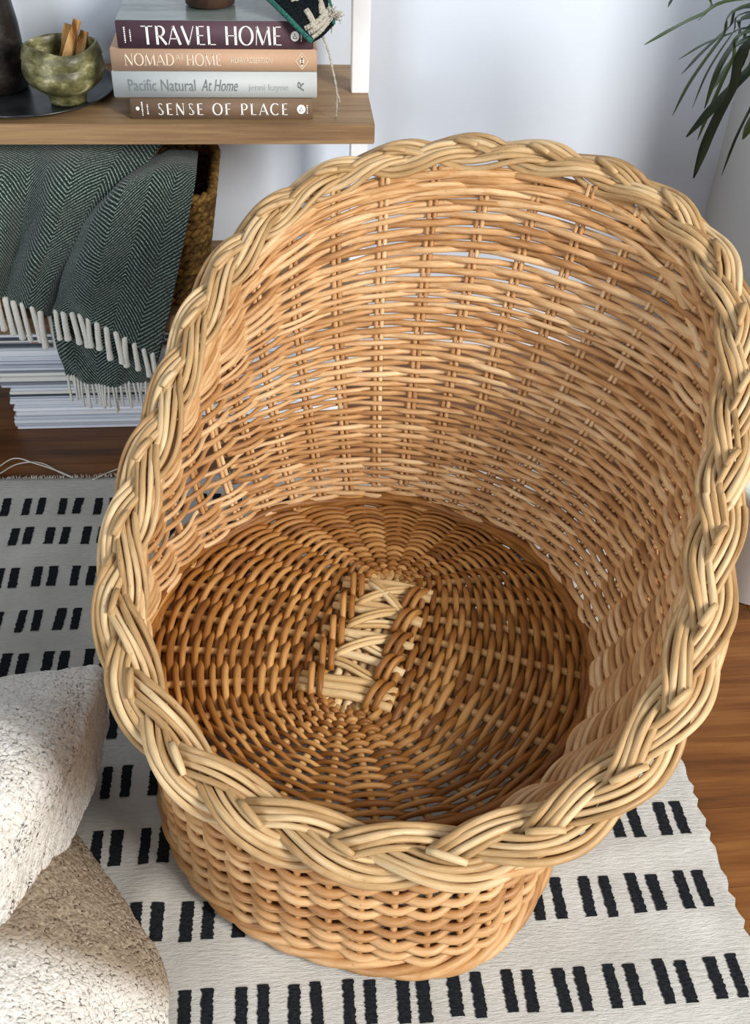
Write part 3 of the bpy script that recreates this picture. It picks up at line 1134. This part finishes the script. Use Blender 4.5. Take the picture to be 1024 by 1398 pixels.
def stick(a, b, wdt, thk, label, jig):
    a, b = np.array(a), np.array(b)
    d = (b - a) / np.linalg.norm(b - a)
    s = np.cross(d, [0.2, 1, 0.1])
    s /= np.linalg.norm(s)
    f = np.cross(d, s)
    V, Fc = [], []
    n = 6
    for i in range(n):
        p = a + (b - a) * i / (n - 1)
        k = 1 + jig * random.uniform(-.2, .2)
        for (q, w_) in ((-1, -1), (1, -.8), (.8, 1), (-.9, .8)):
            V.append(p + s * q * wdt * k + f * w_ * thk * k)
    for i in range(n - 1):
        for j in range(4):
            Fc.append((i * 4 + j, i * 4 + (j + 1) % 4, (i + 1) * 4 + (j + 1) % 4, (i + 1) * 4 + j))
    Fc += [(3, 2, 1, 0), tuple(range((n - 1) * 4, n * 4))]
    tag(mesh('wood_stick', V, Fc, M['palo'], smooth=False), label, 'wood stick', 'incense wood sticks in the bowl')


stick((-.3000, 1.474, bz + .0215), aty(105, 27, 1.480), .0058, .0042, 'tallest split wood stick with dark streak in the olive bowl', 1)
stick((-.3020, 1.489, bz + .0250), aty(92, 33, 1.493), .0046, .0030, 'pale narrow wood stick behind the tallest one in the bowl', .6)
stick((-.2800, 1.478, bz + .0240), aty(115, 42, 1.498), .0060, .0036, 'short broad wood stick nearest the books in the bowl', .8)
t = NT('dark_raku', .35, .5)
n1 = t.noise(t.coord('Object', (22, 22, 34)), 1.0, 5, .65)
t.color(t.ramp(n1, [(.36, '#0c0a09'), (.52, '#231c17'), (.64, '#3c362e'), (.78, '#7c7a5e')]))
t.bump(n1, .5, .003)
vz = .5044
prof = [(.001, vz), (.034, vz), (.0385, vz + .004), (.0395, vz + .045), (.0380, vz + .085), (.0335, vz + .120), (.0255, vz + .150), (.0200, vz + .170), (.0215, vz + .185), (.0190, vz + .186), (.0170, vz + .170), (.0300, vz + .11), (.001, vz + .02)]
V, Fc = lathe(prof, -.3905, 1.520, 48)
tag(mesh('stoneware_vase', V, Fc, t.m), 'tall dark mottled vase on the tray beside the olive bowl', 'vase')

# ------------------------------------------------------------------ magazines under the lower board
ORD = ['first', 'second', 'third', 'fourth', 'fifth', 'sixth', 'seventh', 'eighth', 'ninth', 'tenth', 'eleventh', 'twelfth', 'thirteenth', 'fourteenth', 'fifteenth', 'sixteenth', 'seventeenth', 'eighteenth', 'nineteenth', 'twentieth', 'twenty-first', 'twenty-second', 'twenty-third', 'twenty-fourth', 'twenty-fifth', 'twenty-sixth', 'twenty-seventh', 'twenty-eighth', 'twenty-ninth', 'thirtieth', 'thirty-first', 'thirty-second', 'thirty-third', 'thirty-fourth']
MAGC = [plain('magazine_spine', c, .35, .5) for c in ('#f0f4fa', '#eaeff8', '#dfe6f2', '#f4f6f9', '#d3d9e2', '#efeee8', '#f5f7fb', '#c2c8d2')]
MAGD = [plain('magazine_dark_spine', c, .35, .5) for c in ('#4d5560', '#3f7a70', '#8a8f98')]
M['mag_page'] = plain('magazine_pages', '#dcdcd8', .7, .2)
M['mag_red'] = plain('red_print', '#b04a44', .5)


def magazines(xa, xb, where, seedv):
    rs = random.Random(seedv)
    z = .0006
    i = 0
    while z < .174:
        h = rs.choice((.0042, .0050, .0056, .0064))
        dx, dy = rs.uniform(-.005, .004), rs.uniform(-.003, .004)
        if z > .075: dx -= .010
        x0, x1, y0, y1 = xa + dx, xb + dx + rs.uniform(-.004, .004), 1.4065 + dy, 1.4065 + dy + .20
        mg = empty('magazine', ((x0 + x1) / 2, (y0 + y1) / 2, z), 'thin magazine, %s from the floor in the stack %s' % (ORD[min(i, 33)], where), 'magazine', 'magazines stacked ' + where)
        cv = MAGD[rs.randrange(3)] if rs.random() < .13 else rs.choice(MAGC)
        mesh('cover', *box_data(x0, x1, y0, y1, z, z + h - .0007, .0006), cv, mg, smooth=False)
        if rs.random() < .22 and h > .0045:
            xx = x0 + rs.uniform(.01, .1)
            mesh('spine_print', [(xx, y0 - .0003, z + h * .3), (xx + .012, y0 - .0003, z + h * .3), (xx + .012, y0 - .0003, z + h * .55), (xx, y0 - .0003, z + h * .55)], [(0, 1, 2, 3)], M['mag_red'] if rs.random() < .3 else M['print_grey'], mg)
        z += h
        i += 1


magazines(-.444, -.170, 'below the green blanket', 3)
magazines(-.160, .085, 'behind the wicker chair', 5)

# ------------------------------------------------------------------ seagrass basket
t = NT('seagrass', .75, .2)
nz = t.noise(t.coord('UV', (3, 160, 1)), 1.0, 3)
oi = t.n('ShaderNodeObjectInfo')
t.color(t.ramp(t.math('ADD', nz, t.math('MULTIPLY', t.math('SUBTRACT', oi.outputs['Random'], .5), .2)), [(.25, '#3e2b16'), (.5, '#73542b'), (.75, '#a88547')]))
t.bump(nz, .6, .002)
M['grass'] = t.m
bask = empty('seagrass_basket', (-.28, 1.515, .213), 'brown braided seagrass basket on the lower shelf holding the green blanket', 'basket')


def rrect(cx, cy, hx, hy, r, n):
    P = []
    for k, (sx, sy) in enumerate(((1, 1), (-1, 1), (-1, -1), (1, -1))):
        for a in np.linspace(k * 90, k * 90 + 90, 10):
            P.append((cx + sx * (hx - r) + r * math.cos(math.radians(a)), cy + sy * (hy - r) + r * math.sin(math.radians(a))))
    P = np.array(P + P[:1])
    s = np.concatenate([[0], np.cumsum(np.linalg.norm(np.diff(P, axis=0), axis=1))])
    t_ = np.linspace(0, s[-1], n, endpoint=False)
    return np.stack([np.interp(t_, s, P[:, 0]), np.interp(t_, s, P[:, 1])], 1), s[-1]


for i in range(14):
    z = .219 + i * .0128
    tt = i / 13
    hx = .158 + .028 * tt
    P2, per = rrect(-.290 - .0, 1.518, hx, .092 + .018 * tt, .035, 420)
    c3 = np.concatenate([P2, np.full((420, 1), z)], 1)
    Tt = np.roll(c3, -1, 0) - np.roll(c3, 1, 0)
    Tt /= np.linalg.norm(Tt, axis=1)[:, None]
    Nn = np.cross(Tt, [0, 0, 1])
    nt = round(per / .030)
    parts = []
    for j in range(2):
        a = np.arange(420) / 420 * 2 * PI * nt + j * PI + i
        P = c3 + Nn * (np.cos(a) * .0034)[:, None] + np.array([0, 0, 1]) * (np.sin(a) * .0036)[:, None]
        parts.append(tube_data(P, .0050, 6, True))
    V, Fc, uv = join(parts)
    mesh('rope_coil', V, Fc, M['grass'], bask, uv=uv)
P2, _ = rrect(-.290, 1.518, .156, .090, .035, 60)
mesh('basket_base', [(x, y, z) for z in (.2140, .2185) for x, y in P2], [tuple(range(59, -1, -1)), tuple(range(60, 120))] + [(i, (i + 1) % 60, 60 + (i + 1) % 60, 60 + i) for i in range(60)], M['grass'], bask, smooth=False)

# ------------------------------------------------------------------ green herringbone blanket
t = NT('green_herringbone', .95, .08)
uvn = t.n('ShaderNodeTexCoord')
sep = t.n('ShaderNodeSeparateXYZ')
t.l(uvn.outputs['UV'], sep.inputs[0])
dist = t.noise(uvn.outputs['UV'], 70, 2)
zig = t.math('PINGPONG', sep.outputs[0], .036)
ph = t.math('ADD', t.math('MULTIPLY', sep.outputs[1], 1.0), t.math('MULTIPLY', zig, 1.0))
ph = t.math('ADD', ph, t.math('MULTIPLY', dist, .0022))
ln_ = t.math('SINE', t.math('MULTIPLY', ph, 2 * PI / .0056))
br = t.noise(uvn.outputs['UV'], 520, 2, .7)
v = t.math('ADD', t.math('MULTIPLY', ln_, .5), t.math('MULTIPLY', t.math('SUBTRACT', br, .5), 1.7))
c = t.ramp(t.math('ADD', t.math('MULTIPLY', v, .5), .5), [(.40, '#1c2b27'), (.62, '#374b45'), (.86, '#b4c0b8')])
t.color(c)
t.bump(t.math('ADD', v, t.noise(uvn.outputs['UV'], 900, 2)), .5, .0015)
t.b.inputs['Sheen Weight'].default_value = .25
M['herring'] = t.m
t = NT('cream_fringe', .95, .05)
nz = t.noise(t.coord('UV', (6, 300, 1)), 1.0, 3)
t.color(t.ramp(nz, [(.3, '#cfcdc3'), (.7, '#f2f0e8')]))
t.bump(nz, .5, .001)
M['tassel'] = t.m
blk = empty('wool_blanket', (-.27, 1.40, .25), 'dark green herringbone wool blanket with cream fringe spilling from the basket', 'blanket')


def sheet(name, rows, nu=60, nv=60, thick=.006, sub=.0012, uoff=0.0, seed=1):
    R = [[aty(*q) for q in r] for r in rows]
    G = loft(R, nu, nv)
    du = np.linalg.norm(np.diff(G, axis=1), axis=2).mean(0)
    dv = np.linalg.norm(np.diff(G, axis=0), axis=2).mean(1)
    su = np.concatenate([[0], np.cumsum(du)]) + uoff
    sv = np.concatenate([[0], np.cumsum(dv)])
    UVg = np.stack(np.meshgrid(su, sv), -1)
    nn = vnoise(UVg[..., 0] * 40, UVg[..., 1] * 28, seed)
    G[..., 1] += (nn - .5) * .014
    o = mesh(name, G.reshape(-1, 3), grid_faces(nv, nu), M['herring'], blk, uv=UVg.reshape(-1, 2))
    s = o.modifiers.new('thick', 'SOLIDIFY')
    s.thickness = thick
    s.offset = 1 if False else 0
    return G


def tassels(G, n, length, lean=0.0, r=.0026, t0=0.0, t1=1.0):
    e = G[-1]
    for i in range(n):
        q = t0 + (t1 - t0) * (i + .5) / n
        j = q * (len(e) - 1)
        a = int(j)
        p = e[a] + (e[min(a + 1, len(e) - 1)] - e[a]) * (j - a)
        L = length * random.uniform(.85, 1.1)
        sx = random.uniform(-.004, .004) + lean
        P = [p + [0, 0, .006], p + [sx * .3, -.0025, -.004], p + [sx * .8, -.003, -L * .5], p + [sx, -.0015, -L * .88], p + [sx, -.0005, -L]]
        Pc = catmull(P, 12)
        rr = r * np.array([.8, 1, 1, .95, .95, 1, 1, 1, 1.1, 1.25, 1.2, .7]) * random.uniform(.85, 1.15)
        tube('tassel', Pc, rr, M['tassel'], blk, 7)


G1 = sheet('left_fold', [
    [(-110, 196, 1.462), (-60, 194, 1.452), (0, 192, 1.452), (50, 192, 1.456), (100, 190, 1.456), (160, 190, 1.462), (225, 193, 1.475)],
    [(-110, 255, 1.388), (-60, 250, 1.382), (0, 245, 1.378), (45, 240, 1.404), (80, 240, 1.372), (125, 245, 1.385), (175, 252, 1.412)],
    [(-110, 320, 1.372), (-60, 318, 1.366), (-5, 318, 1.360), (30, 318, 1.394), (60, 312, 1.354), (95, 315, 1.362), (125, 325, 1.398)],
    [(-110, 372, 1.366), (-65, 372, 1.362), (-12, 372, 1.356), (15, 374, 1.384), (38, 374, 1.352), (66, 376, 1.362), (90, 384, 1.392)],
    [(-110, 398, 1.364), (-70, 398, 1.361), (-18, 402, 1.355), (8, 410, 1.364), (28, 418, 1.357), (52, 424, 1.360), (74, 432, 1.388)]], 84, 70, seed=3)
G2 = sheet('right_fold', [
    [(185, 232, 1.460), (215, 212, 1.470), (245, 206, 1.480), (270, 210, 1.470)],
    [(128, 288, 1.380), (165, 258, 1.366), (222, 240, 1.384), (266, 248, 1.396)],
    [(96, 352, 1.366), (135, 332, 1.340), (200, 318, 1.362), (250, 330, 1.382)],
    [(80, 400, 1.362), (120, 398, 1.340), (178, 402, 1.360), (232, 420, 1.380)],
    [(72, 424, 1.362), (115, 436, 1.349), (165, 458, 1.352), (214, 486, 1.376)]], 70, 70, uoff=.008, seed=5)
G3 = sheet('under_layer', [
    [(74, 420, 1.376), (120, 425, 1.368), (170, 440, 1.368), (225, 460, 1.382)],
    [(76, 455, 1.374), (118, 465, 1.368), (168, 478, 1.368), (215, 495, 1.382)],
    [(90, 512, 1.376), (125, 522, 1.370), (160, 526, 1.370), (202, 520, 1.382)]], 50, 30, uoff=.013, seed=9)
tassels(G1, 11, .056, r=.0042)
tassels(G2, 12, .048, r=.0042)
tassels(G3, 22, .044, r=.0019)

# ------------------------------------------------------------------ boucle throw in the near left corner
t = NT('white_boucle', .95, .05)
co = t.coord('Object')
n1 = t.noise(co, 170, 4, .7)
n2 = t.noise(co, 420, 3, .6)
t.color(t.ramp(n1, [(.3, '#d6d2c8'), (.5, '#e6e3dc'), (.7, '#f2f1ed')]))
vo = t.n('ShaderNodeTexVoronoi', i={'Scale': 300.0})
t.l(co, vo.inputs['Vector'])
t.bump(t.math('SUBTRACT', t.math('MULTIPLY', n2, 1.2), vo.outputs['Distance']), .5, .0030)
M['boucle'] = t.m
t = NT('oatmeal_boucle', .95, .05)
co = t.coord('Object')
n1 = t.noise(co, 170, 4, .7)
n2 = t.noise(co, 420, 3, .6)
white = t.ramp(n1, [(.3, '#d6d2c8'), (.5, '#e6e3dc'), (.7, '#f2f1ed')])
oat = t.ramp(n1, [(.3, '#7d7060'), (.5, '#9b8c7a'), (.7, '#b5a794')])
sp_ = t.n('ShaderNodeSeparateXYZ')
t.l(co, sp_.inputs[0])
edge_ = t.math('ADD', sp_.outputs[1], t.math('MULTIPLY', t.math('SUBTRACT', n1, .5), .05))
# the lower fold goes from oatmeal to white towards its near side
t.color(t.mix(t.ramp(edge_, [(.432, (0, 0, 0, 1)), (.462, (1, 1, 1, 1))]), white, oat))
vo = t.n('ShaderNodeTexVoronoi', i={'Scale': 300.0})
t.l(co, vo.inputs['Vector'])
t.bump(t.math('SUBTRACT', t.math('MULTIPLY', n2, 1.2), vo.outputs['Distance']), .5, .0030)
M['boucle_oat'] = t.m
thr = empty('boucle_throw', (-.33, .55, .004), 'fluffy white and oatmeal boucle throw lying in folds on the rug', 'throw')


def at_z(u, v, z):
    d = RW @ np.array([u - 512, v - 699, F_])
    return CAM + d * ((z - 1.0) / d[2])


def boucle_sheet(name, rows, nu, nv, seed, thick, zlow, drop):
    R = [[at_z(*q) for q in r] for r in rows]
    # the folds turn under all round and come down on what they lie on
    cen = np.mean([p for r_ in R for p in r_], axis=0)

    def under(p, k):
        q = p + (cen - p) * k
        return np.array([q[0], q[1], max(zlow, p[2] - drop)])
    R = [[under(r_[0], .04)] + list(r_) + [under(r_[-1], .10 if name == 'upper_fold' else .0)] for r_ in R]
    R = [[under(p, .06) for p in R[0]]] + R + [[under(p, .04) for p in R[-1]]]
    G = loft(R, nu, nv)
    tu = np.gradient(G, axis=1)
    tv = np.gradient(G, axis=0)
    n = np.cross(tu, tv)
    n /= np.linalg.norm(n, axis=-1)[..., None] + 1e-9
    if n[..., 2].mean() < 0: n = -n
    su = np.cumsum(np.linalg.norm(tu, axis=2), 1)
    sv = np.cumsum(np.linalg.norm(tv, axis=2), 0)
    h = np.abs(vnoise(su * 420, sv * 420, seed) - .5) * 2
    h2 = vnoise(su * 620, sv * 620, seed + 1)
    h3 = vnoise(su * 60, sv * 60, seed + 2)
    G = G + n * (h2 * .0020 + h * .0006 + h3 * .003)[..., None]
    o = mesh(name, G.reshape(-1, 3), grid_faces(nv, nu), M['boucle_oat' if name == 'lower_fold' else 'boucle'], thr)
    s = o.modifiers.new('thick', 'SOLIDIFY')
    s.thickness = thick
    s.offset = -1 if True else 0
    return o


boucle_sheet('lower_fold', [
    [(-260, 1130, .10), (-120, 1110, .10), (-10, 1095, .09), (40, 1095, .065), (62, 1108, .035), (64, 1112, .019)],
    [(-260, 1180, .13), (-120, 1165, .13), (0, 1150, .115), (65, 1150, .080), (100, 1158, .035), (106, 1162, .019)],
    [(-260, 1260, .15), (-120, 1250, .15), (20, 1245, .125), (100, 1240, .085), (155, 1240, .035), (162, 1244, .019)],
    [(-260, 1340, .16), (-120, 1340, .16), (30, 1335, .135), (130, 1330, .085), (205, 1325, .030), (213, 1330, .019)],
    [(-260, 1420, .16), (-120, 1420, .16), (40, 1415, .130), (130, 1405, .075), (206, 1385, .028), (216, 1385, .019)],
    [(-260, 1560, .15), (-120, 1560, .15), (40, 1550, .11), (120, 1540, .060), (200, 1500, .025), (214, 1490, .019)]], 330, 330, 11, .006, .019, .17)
boucle_sheet('upper_fold', [
    [(-260, 960, .10), (-120, 955, .11), (0, 940, .120), (70, 930, .130), (120, 925, .128), (130, 930, .122)],
    [(-260, 1000, .20), (-120, 995, .20), (0, 985, .195), (65, 975, .180), (104, 972, .158), (116, 975, .142)],
    [(-260, 1060, .22), (-120, 1060, .22), (-10, 1050, .215), (50, 1040, .200), (82, 1036, .178), (93, 1038, .160)],
    [(-260, 1130, .22), (-130, 1130, .22), (-30, 1120, .215), (20, 1112, .200), (44, 1106, .182), (54, 1110, .162)],
    [(-260, 1220, .21), (-150, 1215, .21), (-60, 1200, .205), (-20, 1190, .190), (6, 1178, .175), (18, 1182, .158)],
    [(-260, 1290, .18), (-170, 1285, .18), (-90, 1275, .175), (-50, 1262, .165), (-12, 1240, .155), (-2, 1242, .142)]], 330, 330, 21, .008, .050, .085)

# ------------------------------------------------------------------ potted plant with strap leaves
plant = empty('potted_plant', (.640, 1.0, 0), 'houseplant with long narrow arching green leaves by the corner', 'plant')
t = NT('strap_leaf', .42, .5)
oi = t.n('ShaderNodeObjectInfo')
nz = t.noise(t.coord('UV', (14, 4, 1)), 1.0, 3)
v = t.math('ADD', t.math('MULTIPLY', oi.outputs['Random'], .7), t.math('MULTIPLY', nz, .3))
t.color(t.ramp(v, [(.15, '#1c2a1c'), (.5, '#33482a'), (.85, '#557036')]))
M['leaf'] = t.m
V, Fc = lathe([(.001, .0015), (.056, .0015), (.060, .006), (.074, .17), (.077, .175), (.077, .19), (.070, .19), (.068, .165), (.001, .16)], .640, 1.0, 40)
mesh('pot', V, Fc, plain('white_ceramic', '#d8d6d0', .35), plant)
P = catmull([(.640, 1.0, .155), (.648, 1.0, .35), (.640, 1.01, .55), (.652, 1.02, .74)], 20)
tube('trunk', P, np.linspace(.014, .010, 20), plain('grey_bark', '#6a5a48', .8), plant, 10)
CR = np.array([.655, 1.03, .755])
LEAVES = [([(880, 61), (915, 41), (955, 21), (1024, -3)], 1.40, .0040), ([(953, 28), (972, 10), (995, -12)], 1.36, .0055), ([(927, 81), (960, 61), (1000, 45), (1030, 36)], 1.42, .0026),
          ([(931, 101), (958, 72), (995, 38), (1030, 8)], 1.44, .0036), ([(918, 158), (942, 112), (985, 52), (1026, 5)], 1.42, .0034), ([(945, 148), (966, 98), (1000, 46), (1030, 15)], 1.46, .0022),
          ([(962, 148), (982, 92), (1010, 48), (1032, 20)], 1.40, .0062), ([(937, 187), (978, 142), (1024, 95), (1060, 55)], 1.30, .0088), ([(947, 243), (968, 185), (1000, 120), (1040, 50)], 1.33, .0098),
          ([(952, 192), (970, 148), (1000, 82), (1030, 40)], 1.37, .0040), ([(985, 240), (1004, 190), (1026, 145), (1050, 100)], 1.40, .0030), ([(1014, 190), (1030, 160), (1060, 110)], 1.25, .0085),
          ([(912, 10), (920, -5), (945, -35)], 1.40, .0034), ([(975, 120), (998, 85), (1030, 50)], 1.35, .0055), ([(1003, 105), (1018, 70), (1040, 30)], 1.32, .0080)]
for px, yt, wd in LEAVES:
    n = len(px)
    pts = [aty(u, v, yt - (yt - 1.12) * (i / n) ** 1.3) for i, (u, v) in enumerate(px)]
    pts.append(CR + np.array([random.uniform(-.012, .012), random.uniform(-.012, .012), random.uniform(-.02, .02)]))
    q = catmull(pts, 26)
    T = np.gradient(q, axis=0)
    T /= np.linalg.norm(T, axis=1)[:, None]
    view = q - CAM
    view /= np.linalg.norm(view, axis=1)[:, None]
    S = np.cross(T, np.array([-.30, -.75, .55]))
    S /= np.linalg.norm(S, axis=1)[:, None]
    nn = np.cross(S, T)
    tt = np.linspace(0, 1, 26)
    ww = wd * .68 * np.minimum(1, .16 + (tt / .22) ** .8) * (1 - .25 * tt)
    L_, R_, C_ = q + S * ww[:, None], q - S * ww[:, None], q - nn * (ww * .3)[:, None]
    V = np.stack([L_, C_, R_], 1).reshape(-1, 3)
    uv = np.stack([np.tile([0, .5, 1], 26), np.repeat(tt, 3)], 1)
    o = mesh('leaf', V, grid_faces(26, 3), M['leaf'], plant, uv=uv)
    s = o.modifiers.new('thick', 'SOLIDIFY')
    s.thickness = .0006
for i in range(14):
    a = random.uniform(-2.2, 1.2)
    L = random.uniform(.25, .38)
    d = np.array([math.cos(a), math.sin(a), 0])
    if d[0] < .1: d[0] = .1 + abs(d[0]) * .1
    pts = [CR + d * L * .16 * [.3, 1, 1] + [0, 0, -.22 * random.uniform(.4, 1)], CR + d * L * .2 * [.3, 1, 1] + [0, 0, .04], CR]
    q = catmull(pts, 16)
    tt = np.linspace(0, 1, 16)
    S = np.cross(np.gradient(q, axis=0), [0, 0, 1.0]) + 1e-6
    S /= np.linalg.norm(S, axis=1)[:, None]
    ww = .004 * np.minimum(1, .1 + tt / .3)
    V = np.stack([q + S * ww[:, None], q - S * ww[:, None]], 1).reshape(-1, 3)
    o = mesh('leaf', V, grid_faces(16, 2), M['leaf'], plant, uv=np.stack([np.tile([0, 1], 16), np.repeat(tt, 2)], 1))
